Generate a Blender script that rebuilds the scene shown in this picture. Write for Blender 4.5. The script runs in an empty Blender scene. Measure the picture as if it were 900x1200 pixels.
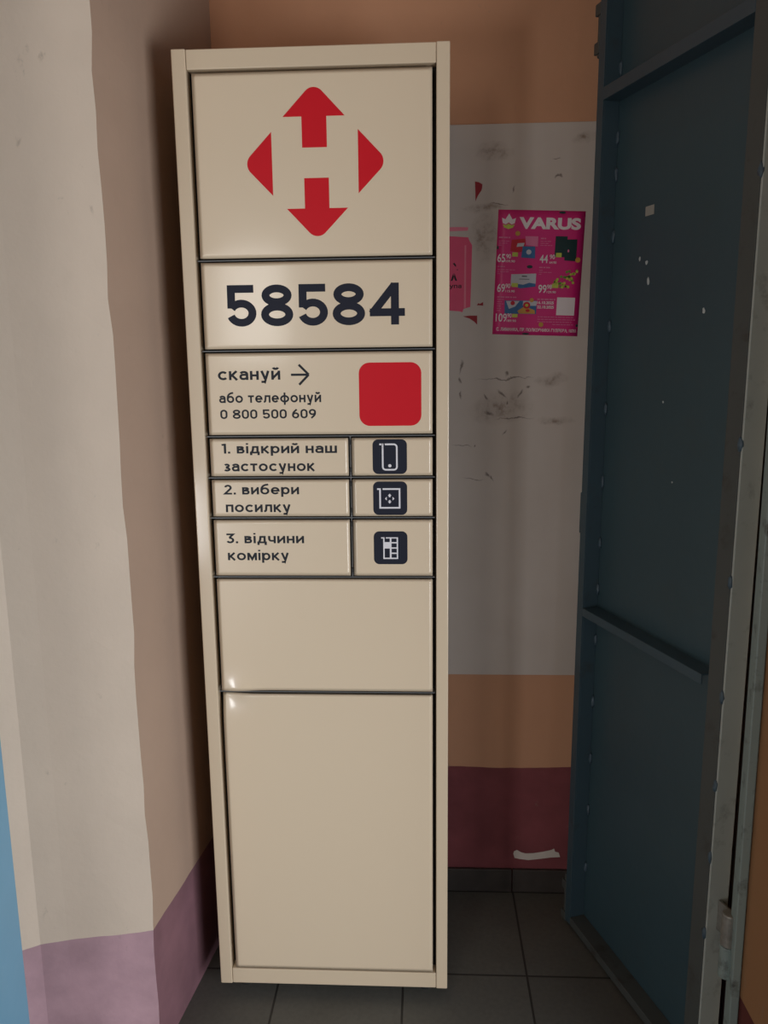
import bpy, bmesh, math, random
from mathutils import Vector, Matrix

# ------------------------------------------------------------------ camera
sc = bpy.context.scene
COL = sc.collection
cam_data = bpy.data.cameras.new('camera')
cam = bpy.data.objects.new('camera', cam_data)
COL.objects.link(cam)
right = Vector((0.99880479, 0.04753748, -0.01136601))
down = Vector((-0.00255946, -0.1813538, -0.98341459))
fwd = Vector((-0.04881032, 0.98226829, -0.18101537))
m = Matrix.Identity(4)
for i in range(3):
    m[i][0] = right[i]
    m[i][1] = -down[i]
    m[i][2] = -fwd[i]
m[0][3], m[1][3], m[2][3] = 0.47369, -1.63617, 1.44511
cam.matrix_world = m
cam_data.sensor_fit = 'VERTICAL'
cam_data.sensor_height = 36.0
cam_data.lens = 28.5
cam_data.clip_start = 0.02
sc.camera = cam

# ------------------------------------------------------------------ light
sc.view_settings.view_transform = 'Standard'
sc.view_settings.look = 'None'
sc.view_settings.gamma = 1.0
sc.view_settings.exposure = 0.12
sc.view_settings.use_curve_mapping = False

world = bpy.data.worlds.new('world')
sc.world = world
world.use_nodes = True
wn = world.node_tree
wn.nodes['Background'].inputs[0].default_value = (0.62, 0.78, 1.0, 1)
wn.nodes['Background'].inputs[1].default_value = 0.6


def area(name, loc, target, sx, sy, power, color):
    d = bpy.data.lights.new(name, 'AREA')
    d.shape = 'RECTANGLE'
    d.size, d.size_y = sx, sy
    d.energy = power
    d.color = color
    o = bpy.data.objects.new(name, d)
    COL.objects.link(o)
    o.location = loc
    o.rotation_euler = (Vector(target) - Vector(loc)).to_track_quat('-Z', 'Y').to_euler()
    return o


# daylight through the wide street opening in the right wall of the hall
area('street_daylight', (2.30, -1.85, 0.66), (0.22, 0.0, 0.80), 1.55, 1.20, 47, (0.96, 0.98, 1.0))
# lamps added behind the photographer for panel highlights and front fill
area('added_low_lamp', (-1.15, -3.44, 0.45), (-0.60, 0.0, 0.60), 0.32, 0.50, 15, (0.97, 0.98, 1.0))
area('added_rear_lamp', (-0.57, -3.44, 1.80), (-0.57, 0.0, 1.80), 0.40, 0.66, 8, (1.0, 0.96, 0.90))


# ------------------------------------------------------------------ materials
def srgb(r, g, b):
    f = lambda c: (c / 255 / 12.92) if c <= 10 else ((c / 255 + 0.055) / 1.055) ** 2.4
    return (f(r), f(g), f(b), 1.0)


class NT:
    def __init__(self, name):
        self.m = bpy.data.materials.new(name)
        self.m.use_nodes = True
        self.t = self.m.node_tree
        self.b = self.t.nodes['Principled BSDF']

    def n(self, typ, **kw):
        nd = self.t.nodes.new(typ)
        for k, v in kw.items():
            if k.startswith('_'):
                setattr(nd, k[1:], v)
            else:
                nd.inputs[k].default_value = v
        return nd

    def l(self, a, b):
        self.t.links.new(a, b)

    def math(self, op, a, b=None, clamp=False):
        nd = self.t.nodes.new('ShaderNodeMath')
        nd.operation = op
        nd.use_clamp = clamp
        for i, v in enumerate((a, b)):
            if v is None:
                continue
            if isinstance(v, (int, float)):
                nd.inputs[i].default_value = v
            else:
                self.l(v, nd.inputs[i])
        return nd.outputs[0]

    def mix(self, fac, a, b):
        nd = self.t.nodes.new('ShaderNodeMix')
        nd.data_type = 'RGBA'
        for idx, v in ((0, fac), (6, a), (7, b)):
            if isinstance(v, (int, float, tuple)):
                nd.inputs[idx].default_value = v
            else:
                self.l(v, nd.inputs[idx])
        return nd.outputs[2]

    def coord(self):
        if not hasattr(self, '_c'):
            self._c = self.t.nodes.new('ShaderNodeTexCoord').outputs['Object']
        return self._c

    def noise(self, scale, detail=4.0, rough=0.55, vec=None):
        nd = self.n('ShaderNodeTexNoise', Scale=scale, Detail=detail, Roughness=rough)
        self.l(vec or self.coord(), nd.inputs['Vector'])
        return nd.outputs['Fac']

    def ramp(self, v, lo, hi):
        nd = self.t.nodes.new('ShaderNodeMapRange')
        nd.inputs['From Min'].default_value = lo
        nd.inputs['From Max'].default_value = hi
        nd.clamp = True
        self.l(v, nd.inputs['Value'])
        return nd.outputs['Result']

    def bump(self, h, strength, dist=0.002):
        nd = self.n('ShaderNodeBump', Strength=strength, Distance=dist)
        self.l(h, nd.inputs['Height'])
        self.l(nd.outputs[0], self.b.inputs['Normal'])


def plain(name, col, rough=0.5, metal=0.0, mottled=0.06, scale=30, spec=0.5, bump=0.0):
    k = NT(name)
    a = tuple(c * (1 - mottled) for c in col[:3]) + (1,)
    b = tuple(min(1, c * (1 + mottled)) for c in col[:3]) + (1,)
    f = k.noise(scale)
    k.l(k.mix(f, a, b), k.b.inputs['Base Color'])
    k.b.inputs['Roughness'].default_value = rough
    k.b.inputs['Metallic'].default_value = metal
    k.b.inputs['Specular IOR Level'].default_value = spec
    if bump:
        k.bump(f, bump)
    return k.m


def wall_paint(name, upper, lower, dado, rough=0.75, dirt=(0.25, 0.2, 0.15, 1), wave=0.004):
    """limewashed plaster with an oil painted dado below the given height"""
    k = NT(name)
    sep = k.t.nodes.new('ShaderNodeSeparateXYZ')
    k.l(k.coord(), sep.inputs[0])
    wob = k.math('MULTIPLY', k.math('SUBTRACT', k.noise(5, 3), 0.5), wave * 4)
    zz = k.math('ADD', sep.outputs['Z'], wob)
    isdado = k.math('LESS_THAN', zz, dado)
    big = k.noise(3.0, 5)
    fine = k.noise(60, 3)
    up = k.mix(k.ramp(big, 0.3, 0.75), tuple(c * 0.90 for c in upper[:3]) + (1,), upper)
    lo = k.mix(k.ramp(k.noise(9.0, 5), 0.35, 0.75), tuple(c * 0.72 for c in lower[:3]) + (1,), lower)
    c = k.mix(isdado, up, lo)
    # sparse scuffs and specks
    st = k.t.nodes.new('ShaderNodeMapping')
    st.inputs['Scale'].default_value = (14, 14, 9)
    st.inputs['Rotation'].default_value = (0.3, 0.5, 0.2)
    k.l(k.coord(), st.inputs[0])
    spots = k.ramp(k.noise(1.9, 6, 0.65, st.outputs[0]), 0.66, 0.74)
    c = k.mix(k.math('MULTIPLY', spots, 0.35), c, dirt)
    k.l(c, k.b.inputs['Base Color'])
    k.b.inputs['Roughness'].default_value = rough
    k.b.inputs['Specular IOR Level'].default_value = 0.25
    k.bump(k.math('ADD', k.noise(14, 5), k.math('MULTIPLY', fine, 0.3)), 0.35, 0.004)
    return k.m


M = {}
M['wall_back'] = wall_paint('peach_plaster', srgb(208, 156, 122), srgb(140, 76, 80), 0.367)
M['wall_side'] = wall_paint('shaded_side_plaster', srgb(176, 150, 131), srgb(138, 100, 108), 0.30)  # the pillar's paint, darkened so the colour carries the side wall's shade
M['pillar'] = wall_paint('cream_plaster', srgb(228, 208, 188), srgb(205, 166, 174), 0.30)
M['wall_hall'] = wall_paint('hall_plaster', srgb(158, 116, 80), srgb(104, 52, 48), 0.30)
M['ceiling'] = plain('ceiling_limewash', srgb(225, 205, 185), 0.85)
M['plaster_edge'] = plain('bare_cream_plaster', srgb(222, 200, 170), 0.8, scale=40, bump=0.5)

# floor tiles
k = NT('floor_tiles')
mp = k.t.nodes.new('ShaderNodeMapping')
mp.inputs['Location'].default_value = (-0.1265 + 0.0, -0.082, 0)
k.l(k.coord(), mp.inputs[0])
br = k.t.nodes.new('ShaderNodeTexBrick')
br.offset = 0.0
br.squash = 1.0
br.inputs['Scale'].default_value = 1.0
br.inputs['Brick Width'].default_value = 0.2955
br.inputs['Row Height'].default_value = 0.312
br.inputs['Mortar Size'].default_value = 0.0028
br.inputs['Mortar Smooth'].default_value = 0.15
br.inputs['Color1'].default_value = srgb(102, 101, 95)
br.inputs['Color2'].default_value = srgb(95, 94, 89)
br.inputs['Mortar'].default_value = srgb(44, 42, 40)
k.l(mp.outputs[0], br.inputs['Vector'])
d1 = k.ramp(k.noise(6, 6, 0.65), 0.3, 0.75)
d2 = k.ramp(k.noise(90, 3), 0.35, 0.7)
c = k.mix(k.math('MULTIPLY', d1, 0.35), br.outputs['Color'], srgb(72, 68, 60))
c = k.mix(k.math('MULTIPLY', d2, 0.2), c, srgb(55, 54, 52))
k.l(c, k.b.inputs['Base Color'])
k.b.inputs['Roughness'].default_value = 0.6
k.bump(k.math('ADD', k.math('MULTIPLY', br.outputs['Fac'], -1.0), k.math('MULTIPLY', d2, 0.1)), 0.5, 0.002)
M['floor'] = k.m

M['baseboard'] = plain('dark_brown_tile', srgb(64, 58, 54), 0.45, mottled=0.4, scale=25, bump=0.2)


def powder(name, col, rough=0.33):
    k = NT(name)
    f = k.noise(420, 2)
    k.l(k.mix(f, tuple(c * 0.98 for c in col[:3]) + (1,), col), k.b.inputs['Base Color'])
    k.b.inputs['Roughness'].default_value = rough
    k.b.inputs['Specular IOR Level'].default_value = 0.5
    k.b.inputs['Coat Weight'].default_value = 0.5
    k.b.inputs['Coat Roughness'].default_value = 0.12
    k.bump(f, 0.06, 0.0006)
    return k.m


M['beige'] = powder('beige_powder_coat', srgb(222, 202, 174))
M['beige_frame'] = powder('beige_frame_coat', srgb(216, 196, 168))
M['dark_inside'] = plain('dark_cell_interior', srgb(38, 38, 36), 0.7)
M['shelf_edge'] = plain('grey_steel_edge', srgb(120, 122, 124), 0.4, 0.4)
M['navy'] = plain('navy_vinyl', srgb(32, 35, 48), 0.45, mottled=0.03, spec=0.2)
M['ink'] = plain('charcoal_vinyl', srgb(40, 42, 48), 0.45, mottled=0.03, spec=0.2)
M['red'] = plain('red_vinyl', srgb(205, 24, 38), 0.42, mottled=0.03, spec=0.2)
M['pale'] = plain('pale_vinyl', srgb(225, 222, 226), 0.5, mottled=0.02)
M['rubber'] = plain('black_rubber', srgb(30, 30, 30), 0.7)


def door_paint(name, base, worn, amount, scale=9.0, rough=0.42, chip=None):
    k = NT(name)
    f = k.noise(3.0, 4)
    c = k.mix(f, tuple(x * 0.85 for x in base[:3]) + (1,), tuple(min(1, x * 1.15) for x in base[:3]) + (1,))
    w = k.math('MULTIPLY', k.ramp(k.noise(scale, 7, 0.68), 0.55, 0.72), amount)
    c = k.mix(w, c, worn)
    if chip:
        ch = k.ramp(k.noise(48, 5, 0.6), 0.73, 0.76)
        c = k.mix(ch, c, chip)
    k.l(c, k.b.inputs['Base Color'])
    k.b.inputs['Roughness'].default_value = rough
    k.bump(k.noise(22, 5), 0.25, 0.003)
    return k.m


M['door_panel'] = door_paint('teal_blue_door_paint', srgb(58, 80, 88), srgb(62, 76, 78), 0.35, chip=srgb(120, 130, 130))
M['door_frame'] = door_paint('dirty_teal_frame_paint', srgb(60, 80, 90), srgb(56, 54, 50), 0.6, 12)
M['door_grime'] = door_paint('grimy_frame_paint', srgb(74, 78, 76), srgb(54, 46, 40), 0.8, 14, 0.6)
M['door_edge'] = door_paint('worn_grey_edge_paint', srgb(168, 174, 168), srgb(90, 90, 84), 0.55, 18, 0.5)
M['jamb'] = door_paint('chipped_grey_green_paint', srgb(132, 146, 142), srgb(60, 58, 54), 0.8, 26, 0.5, srgb(215, 210, 195))
M['weld'] = plain('painted_weld', srgb(68, 86, 98), 0.45, mottled=0.25, scale=160, bump=0.6)
M['steel_dirty'] = plain('dirty_bare_steel', srgb(150, 146, 138), 0.45, 0.5, mottled=0.45, scale=70, bump=0.4)
M['blue_post'] = door_paint('light_blue_paint', srgb(112, 158, 184), srgb(130, 168, 188), 0.3, 5)
M['sticker'] = plain('off_white_sticker', srgb(160, 158, 150), 0.6)
M['chip'] = plain('bare_primer', srgb(190, 196, 196), 0.6)
M['pinkfilm'] = plain('pink_leaflet_paper', srgb(226, 84, 120), 0.4, mottled=0.12, scale=12)
M['pinkfilm_light'] = plain('pink_tape', srgb(232, 130, 150), 0.35, mottled=0.12, scale=14)
M['darkred'] = plain('dark_red_paper', srgb(150, 26, 38), 0.6, mottled=0.15)
M['magenta'] = plain('magenta_print', srgb(216, 42, 124), 0.38, mottled=0.05, scale=8)
M['print_white'] = plain('white_print', srgb(236, 226, 228), 0.4, mottled=0.02)
M['print_pinkish'] = plain('pale_pink_print', srgb(222, 120, 160), 0.4, mottled=0.02)
M['print_green'] = plain('green_print', srgb(112, 150, 60), 0.4, mottled=0.25, scale=120)
M['print_lime'] = plain('lime_print', srgb(196, 204, 84), 0.4, mottled=0.25, scale=150)
M['print_darkgreen'] = plain('dark_green_print', srgb(10, 52, 54), 0.4, mottled=0.3, scale=60)
M['print_blue'] = plain('blue_print', srgb(52, 104, 156), 0.4, mottled=0.3, scale=80)
M['print_red'] = plain('red_print', srgb(196, 20, 44), 0.4, mottled=0.2, scale=80)
M['print_yellow'] = plain('yellow_print', srgb(200, 150, 66), 0.4, mottled=0.25, scale=100)
M['print_black'] = plain('black_print', srgb(26, 20, 24), 0.5)
M['print_grey'] = plain('grey_print', srgb(196, 196, 204), 0.4, mottled=0.05, scale=60)
M['peeled'] = plain('peeled_white_paper', srgb(215, 205, 195), 0.8, mottled=0.1)

# notice board with stains in its own surface
k = NT('white_hardboard')
wob = k.n('ShaderNodeTexNoise', Scale=28.0, Detail=5.0)
k.l(k.coord(), wob.inputs['Vector'])
off = k.t.nodes.new('ShaderNodeVectorMath')
off.operation = 'MULTIPLY_ADD'
off.inputs[1].default_value = (0.03, 0.03, 0.03)
off.inputs[2].default_value = (-0.015, -0.015, -0.015)
k.l(wob.outputs['Color'], off.inputs[0])
addv = k.t.nodes.new('ShaderNodeVectorMath')
addv.operation = 'ADD'
k.l(k.coord(), addv.inputs[0])
k.l(off.outputs[0], addv.inputs[1])
sepd = k.t.nodes.new('ShaderNodeSeparateXYZ')
k.l(addv.outputs[0], sepd.inputs[0])
X, Z = sepd.outputs['X'], sepd.outputs['Z']


def blot(cx, cz, rx, rz, ang=0.0, soft=0.5):
    dx = k.math('SUBTRACT', X, cx)
    dz = k.math('SUBTRACT', Z, cz)
    ca, sa = math.cos(ang), math.sin(ang)
    u = k.math('ADD', k.math('MULTIPLY', dx, ca / rx), k.math('MULTIPLY', dz, sa / rx))
    v = k.math('ADD', k.math('MULTIPLY', dx, -sa / rz), k.math('MULTIPLY', dz, ca / rz))
    r = k.math('SQRT', k.math('ADD', k.math('MULTIPLY', u, u), k.math('MULTIPLY', v, v)))
    nd = k.ramp(r, 1.0, 1.0 - soft)
    return nd


base = k.mix(k.ramp(k.noise(2.5, 5), 0.35, 0.7), srgb(196, 184, 174), srgb(208, 198, 190))
streak = k.ramp(k.noise(55, 5, 0.65), 0.45, 0.7)
soft_stains = [(0.668, 1.333, 0.085, 0.045, 0.1, 0.8), (0.64, 1.93, 0.05, 0.025, 0, 0.9), (0.79, 1.40, 0.05, 0.015, 0.1, 0.9),
               (0.80, 1.30, 0.05, 0.012, 0, 0.9), (0.62, 1.74, 0.04, 0.07, 0, 0.9), (0.62, 1.805, 0.06, 0.012, 0, 0.8), (0.85, 1.955, 0.04, 0.015, 0.2, 0.9)]
acc = None
for s_ in soft_stains:
    v_ = blot(*s_)
    acc = v_ if acc is None else k.math('MAXIMUM', acc, v_)
c = k.mix(k.math('MULTIPLY', acc, k.math('ADD', k.math('MULTIPLY', streak, 0.6), 0.22)), base, srgb(110, 84, 64))
hard = [(0.667, 1.366, 0.022, 0.0045, -0.7), (0.63, 1.362, 0.012, 0.004, -0.8), (0.712, 1.367, 0.012, 0.0035, 1.2), (0.682, 1.340, 0.010, 0.003, 1.3),
        (0.727, 1.383, 0.006, 0.004, 0), (0.678, 1.415, 0.006, 0.007, 0.3), (0.675, 1.405, 0.08, 0.0016, 0.02), (0.64, 1.320, 0.012, 0.004, -0.5),
        (0.676, 1.268, 0.012, 0.0028, 0.7), (0.57, 1.240, 0.03, 0.0016, 0), (0.602, 1.240, 0.003, 0.003, 0), (0.60, 1.157, 0.03, 0.0018, 0.0),
        (0.638, 1.165, 0.012, 0.004, -0.8), (0.648, 1.155, 0.008, 0.003, -1.1), (0.70, 1.307, 0.05, 0.0018, 0), (0.797, 1.873, 0.011, 0.003, 0.5),
        (0.803, 1.875, 0.004, 0.004, 0), (0.786, 1.912, 0.012, 0.002, 0.1), (0.69, 1.845, 0.011, 0.002, 1.1), (0.655, 1.811, 0.03, 0.0016, 0),
        (0.565, 1.365, 0.004, 0.012, 0), (0.565, 1.435, 0.004, 0.02, 0), (0.565, 1.402, 0.004, 0.009, 0)]
acc = None
for s_ in hard:
    v_ = blot(*s_, soft=0.7)
    acc = v_ if acc is None else k.math('MAXIMUM', acc, v_)
c = k.mix(k.math('MULTIPLY', acc, 0.7), c, srgb(66, 46, 36))
k.l(c, k.b.inputs['Base Color'])
k.b.inputs['Roughness'].default_value = 0.55
k.bump(k.noise(6, 4), 0.15, 0.004)
M['board'] = k.m


# ------------------------------------------------------------------ mesh helpers
def box(bm, x0, x1, y0, y1, z0, z1, bev=0.0, seg=2):
    t = bmesh.new()
    bmesh.ops.create_cube(t, size=1.0)
    for v in t.verts:
        v.co = Vector(((x0 + x1) / 2 + v.co.x * (x1 - x0), (y0 + y1) / 2 + v.co.y * (y1 - y0), (z0 + z1) / 2 + v.co.z * (z1 - z0)))
    if bev:
        bmesh.ops.bevel(t, geom=t.edges[:], offset=bev, segments=seg, profile=0.5, affect='EDGES')
    me = bpy.data.meshes.new('tmp')
    t.to_mesh(me)
    t.free()
    bm.from_mesh(me)
    bpy.data.meshes.remove(me)


def cyl(bm, p, axis, r, h, seg=20, r2=None, bev=0.0):
    t = bmesh.new()
    bmesh.ops.create_cone(t, cap_ends=True, segments=seg, radius1=r, radius2=r if r2 is None else r2, depth=h)
    if bev:
        es = [e for e in t.edges if abs(e.verts[0].co.z - e.verts[1].co.z) < 1e-6]
        bmesh.ops.bevel(t, geom=es, offset=bev, segments=2, profile=0.5, affect='EDGES')
    rot = Vector((0, 0, 1)).rotation_difference(Vector(axis)).to_matrix().to_4x4()
    bmesh.ops.transform(t, matrix=Matrix.Translation(p) @ rot, verts=t.verts)
    me = bpy.data.meshes.new('tmp')
    t.to_mesh(me)
    t.free()
    bm.from_mesh(me)
    bpy.data.meshes.remove(me)


def plate(bm, pts, y, th=0.0006, mapf=None):
    """thin solid with the given outline in the x,z plane, front face at y"""
    mapf = mapf or (lambda p: p)
    q = [mapf(p) for p in pts]
    area2 = sum(q[i][0] * q[(i + 1) % len(q)][1] - q[(i + 1) % len(q)][0] * q[i][1] for i in range(len(q)))
    if area2 < 0:
        q = q[::-1]
    fr = [bm.verts.new((p[0], y, p[1])) for p in q]
    bk = [bm.verts.new((p[0], y + th, p[1])) for p in q]
    bm.faces.new(fr)
    bm.faces.new(bk[::-1])
    n = len(q)
    for i in range(n):
        bm.faces.new((fr[i], bk[i], bk[(i + 1) % n], fr[(i + 1) % n]))


def rounded(x0, x1, z0, z1, r, seg=8):
    pts = []
    for cx, cz, a in ((x1 - r, z1 - r, 0), (x0 + r, z1 - r, 90), (x0 + r, z0 + r, 180), (x1 - r, z0 + r, 270)):
        for i in range(seg + 1):
            t = math.radians(a + 90 * i / seg)
            pts.append((cx + r * math.cos(t), cz + r * math.sin(t)))
    return pts


def circle(cx, cz, r, seg=16, rz=None):
    rz = rz or r
    return [(cx + r * math.cos(2 * math.pi * i / seg), cz + rz * math.sin(2 * math.pi * i / seg)) for i in range(seg)]


def rect(x0, x1, z0, z1):
    return [(x0, z0), (x1, z0), (x1, z1), (x0, z1)]


def obj(name, bm, mat, parent=None, smooth=False):
    me = bpy.data.meshes.new(name)
    bm.normal_update()
    bm.to_mesh(me)
    bm.free()
    if isinstance(mat, (list, tuple)):
        for mm in mat:
            me.materials.append(mm)
    else:
        me.materials.append(mat)
    if smooth:
        for p in me.polygons:
            p.use_smooth = True
    o = bpy.data.objects.new(name, me)
    COL.objects.link(o)
    o.parent = parent
    return o


def thing(name, label, cat, loc=(0, 0, 0), rotz=0.0, group=None):
    o = bpy.data.objects.new(name, None)
    COL.objects.link(o)
    o.location = loc
    o.rotation_euler = (0, 0, rotz)
    o.empty_display_size = 0.1
    tag(o, label, cat, group)
    return o


def tag(o, label, cat, group=None):
    o['label'] = label
    o['category'] = cat
    if group:
        o['group'] = group
    return o


def struct(name, bm, mat, label=None, cat=None):
    o = obj(name, bm, mat)
    o['kind'] = 'structure'
    if label:
        o['label'] = label
    if cat:
        o['category'] = cat
    return o


def text_polys(s, bold):
    cu = bpy.data.curves.new('t', 'FONT')
    cu.body = s
    cu.size = 1.0
    cu.offset = bold
    cu.resolution_u = 6
    cu.fill_mode = 'FRONT'
    o = bpy.data.objects.new('t', cu)
    COL.objects.link(o)
    bpy.context.view_layer.update()
    me = bpy.data.meshes.new_from_object(o.evaluated_get(bpy.context.evaluated_depsgraph_get()))
    bpy.data.objects.remove(o)
    bpy.data.curves.remove(cu)
    return me


# ---- rounded geometric lettering drawn with a constant stroke (film cut letters)
def earc(cx, cz, rx, rz, a0, a1, n=18):
    return [(cx + rx * math.cos(math.radians(a0 + (a1 - a0) * i / n)), cz + rz * math.sin(math.radians(a0 + (a1 - a0) * i / n))) for i in range(n + 1)]


def glyph(ch, w):
    """centre lines of a glyph: (strokes, closed rings, advance); small letters are 1 tall, figures 1.34"""
    h = w / 2
    S, R = [], []
    T = 1.34
    adv = 1.0
    if ch in 'ий':
        adv = 0.86
        S += [[(h, 0), (h, 1)], [(adv - h, 0), (adv - h, 1)], [(h, h * 1.3), (adv - h, 1 - h * 1.3)]]
        if ch == 'й':
            S += [earc(adv / 2, 1.40, 0.23, 0.20, 195, 345, 10)]
    elif ch == 'с':
        adv = 0.90
        S += [earc(0.5, 0.5, 0.5 - h, 0.5 - h, 42, 318, 24)]
    elif ch == 'о':
        adv = 1.0
        R += [earc(0.5, 0.5, 0.5 - h, 0.5 - h, 0, 360, 32)[:-1]]
    elif ch == 'к':
        adv = 0.84
        S += [[(h, 0), (h, 1)], [(h, 0.46), (0.22, 0.46), (0.74, 1.0)], [(0.30, 0.54), (0.77, 0.0)]]
    elif ch == 'а':
        adv = 0.86
        S += [earc(0.43, 0.62, 0.33, 0.38 - h, 155, 90, 8) + earc(0.46, 0.66, 0.40 - h, 0.34 - h, 90, 0, 8) + [(0.86 - h, 0)],
              [(0.86 - h, 0.58), (0.36, 0.58)] + earc(0.33, 0.29 + h / 2, 0.33 - h, 0.29 - h / 2, 90, 270, 12) + earc(0.40, 0.40, 0.40, 0.40 - h, 270, 345, 6)]
    elif ch == 'н':
        adv = 0.84
        S += [[(h, 0), (h, 1)], [(adv - h, 0), (adv - h, 1)], [(h, 0.5), (adv - h, 0.5)]]
    elif ch == 'у':
        adv = 0.88
        S += [[(h, 1), (0.46, 0.06)], [(adv - h, 1), (0.42, -0.20)] + earc(0.26, -0.16, 0.16, 0.19 - h, -20, -90, 5) + [(0.08, -0.35 + h)]]
    elif ch == 'б':
        adv = 0.98
        R += [earc(0.49, 0.48, 0.49 - h, 0.48 - h, 0, 360, 30)[:-1]]
        S += [earc(0.55, 0.60, 0.55 - h, 0.66, 190, 118, 10) + [(0.55, 1.30), (0.88, 1.36)]]
    elif ch == 'т':
        adv = 0.80
        S += [[(0, 1 - h), (adv, 1 - h)], [(adv / 2, 0), (adv / 2, 1)]]
    elif ch == 'е':
        adv = 0.96
        S += [[(h, 0.5), (0.96 - h, 0.5)] + earc(0.48, 0.5, 0.48 - h, 0.5 - h, 0, 322, 26)]
    elif ch == 'л':
        adv = 0.90
        S += [[(adv - h, 0), (adv - h, 1)], [(adv - h, 1 - h), (0.27, 1 - h), (0.235, 0.42)] + earc(0.08, 0.30, 0.14, 0.30 - h, 10, -75, 6) + [(0, h)]]
    elif ch == 'ф':
        adv = 1.20
        R += [earc(0.60, 0.5, 0.60 - h, 0.5 - h, 0, 360, 32)[:-1]]
        S += [[(0.60, -0.32), (0.60, 1.34)]]
    elif ch == 'в':
        adv = 0.82
        S += [[(h, 0), (h, 1)],
              [(h, 1 - h), (0.46, 1 - h)] + earc(0.46, 0.76, 0.30 - h, 0.24 - h, 90, -90, 8) + [(h, 0.52)],
              [(h, 0.52), (0.50, 0.52)] + earc(0.50, 0.26 + h / 2, 0.32 - h, 0.26 - h / 2, 90, -90, 8) + [(h, h)]]
    elif ch == 'і':
        adv = w
        S += [[(h, 0), (h, 1)], [(h, 1.20), (h, 1.40)]]
    elif ch == 'д':
        adv = 1.02
        S += [[(0, h), (adv, h)], [(h, h), (h, -0.24)], [(adv - h, h), (adv - h, -0.24)], [(adv - 0.22, h), (adv - 0.22, 1 - h), (0.36, 1 - h), (0.32, 0.5), (0.20, h)]]
    elif ch == 'р':
        adv = 0.94
        S += [[(h, -0.34), (h, 1)]]
        R += [earc(0.49, 0.5, 0.45 - h, 0.5 - h, 0, 360, 30)[:-1]]
    elif ch == 'ш':
        adv = 1.24
        S += [[(h, 0), (h, 1)], [(adv / 2, 0), (adv / 2, 1)], [(adv - h, 0), (adv - h, 1)], [(h, h), (adv - h, h)]]
    elif ch == 'з':
        adv = 0.78
        S += [earc(0.38, 0.73, 0.34 - h, 0.27 - h, 155, -75, 14) + [(0.30, 0.50)],
              [(0.30, 0.53)] + earc(0.39, 0.27, 0.39 - h, 0.28 - h, 85, -155, 16)]
    elif ch == 'п':
        adv = 0.84
        S += [[(h, 0), (h, 1)], [(adv - h, 0), (adv - h, 1)], [(h, 1 - h), (adv - h, 1 - h)]]
    elif ch == 'м':
        adv = 1.06
        S += [[(h, 0), (h, 1)], [(adv - h, 0), (adv - h, 1)], [(h * 1.2, 1 - h * 0.4), (adv / 2, 0.16), (adv - h * 1.2, 1 - h * 0.4)]]
    elif ch == 'ч':
        adv = 0.82
        S += [[(adv - h, 0), (adv - h, 1)], [(h, 1), (h, 0.62)] + earc(0.32, 0.62, 0.32 - h, 0.28, 180, 270, 8) + [(adv - h, 0.34)]]
    elif ch == '.':
        adv = w * 1.15
        S += [[(w * 0.575, 0), (w * 0.575, w * 1.1)]]
    elif ch == '1':
        adv = 0.46
        S += [[(adv - h, 0), (adv - h, T)], [(0.0, T - 0.17), (adv - h, T - h * 0.8)]]
    elif ch == '2':
        adv = 0.86
        S += [earc(0.43, T - 0.41, 0.42 - h, 0.41 - h, 165, -28, 16) + [(0.10, h), (adv, h)]]
    elif ch == '3':
        adv = 0.86
        S += [[(0.04, T - h), (0.76, T - h), (0.42, T - 0.50)] + earc(0.42, 0.42, 0.44 - h, 0.42 - h, 88, -155, 18)]
    elif ch in '069589'[:0] or ch == '0':
        adv = 0.92
        R += [earc(0.46, T - 0.46, 0.46 - h, 0.46 - h, 0, 180, 16) + earc(0.46, 0.46, 0.46 - h, 0.46 - h, 180, 360, 16)]
    elif ch == '5':
        adv = 0.95
        S += [[(0.88, T - h), (0.04 + h, T - h), (0.04 + h * 0.95, T * 0.44)], earc(0.475, T * 0.325, 0.475 - h, T * 0.325 - h, 152, -162, 26)]
    elif ch == '8':
        adv = 1.02
        R += [earc(0.51, T * 0.742, 0.475 - h, T * 0.258 - h, 0, 360, 30)[:-1], earc(0.51, T * 0.282, 0.51 - h, T * 0.282 - h, 0, 360, 32)[:-1]]
    elif ch == '4':
        adv = 1.10
        S += [[(0.79, 0), (0.79, T - h * 0.5), (0.07, T * 0.21 + h * 0.6), (0.07, T * 0.20 + h)][1:3], [(0.79, 0), (0.79, T)], [(0.0, T * 0.205 + h), (adv, T * 0.205 + h)]]
    elif ch in '69':
        adv = 0.92
        r = [earc(0.46, 0.44, 0.46 - h, 0.44 - h, 0, 360, 30)[:-1]]
        st = [earc(0.56, 0.50, 0.56 - h, 0.62, 180, 128, 8) + [(0.62, T - h * 0.3)]]
        if ch == '9':
            r = [[(0.92 - x, T - z) for x, z in q] for q in r]
            st = [[(0.92 - x, T - z) for x, z in q] for q in st]
        R += r
        S += st
    elif ch == ' ':
        adv = 0.36
    return S, R, adv


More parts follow.
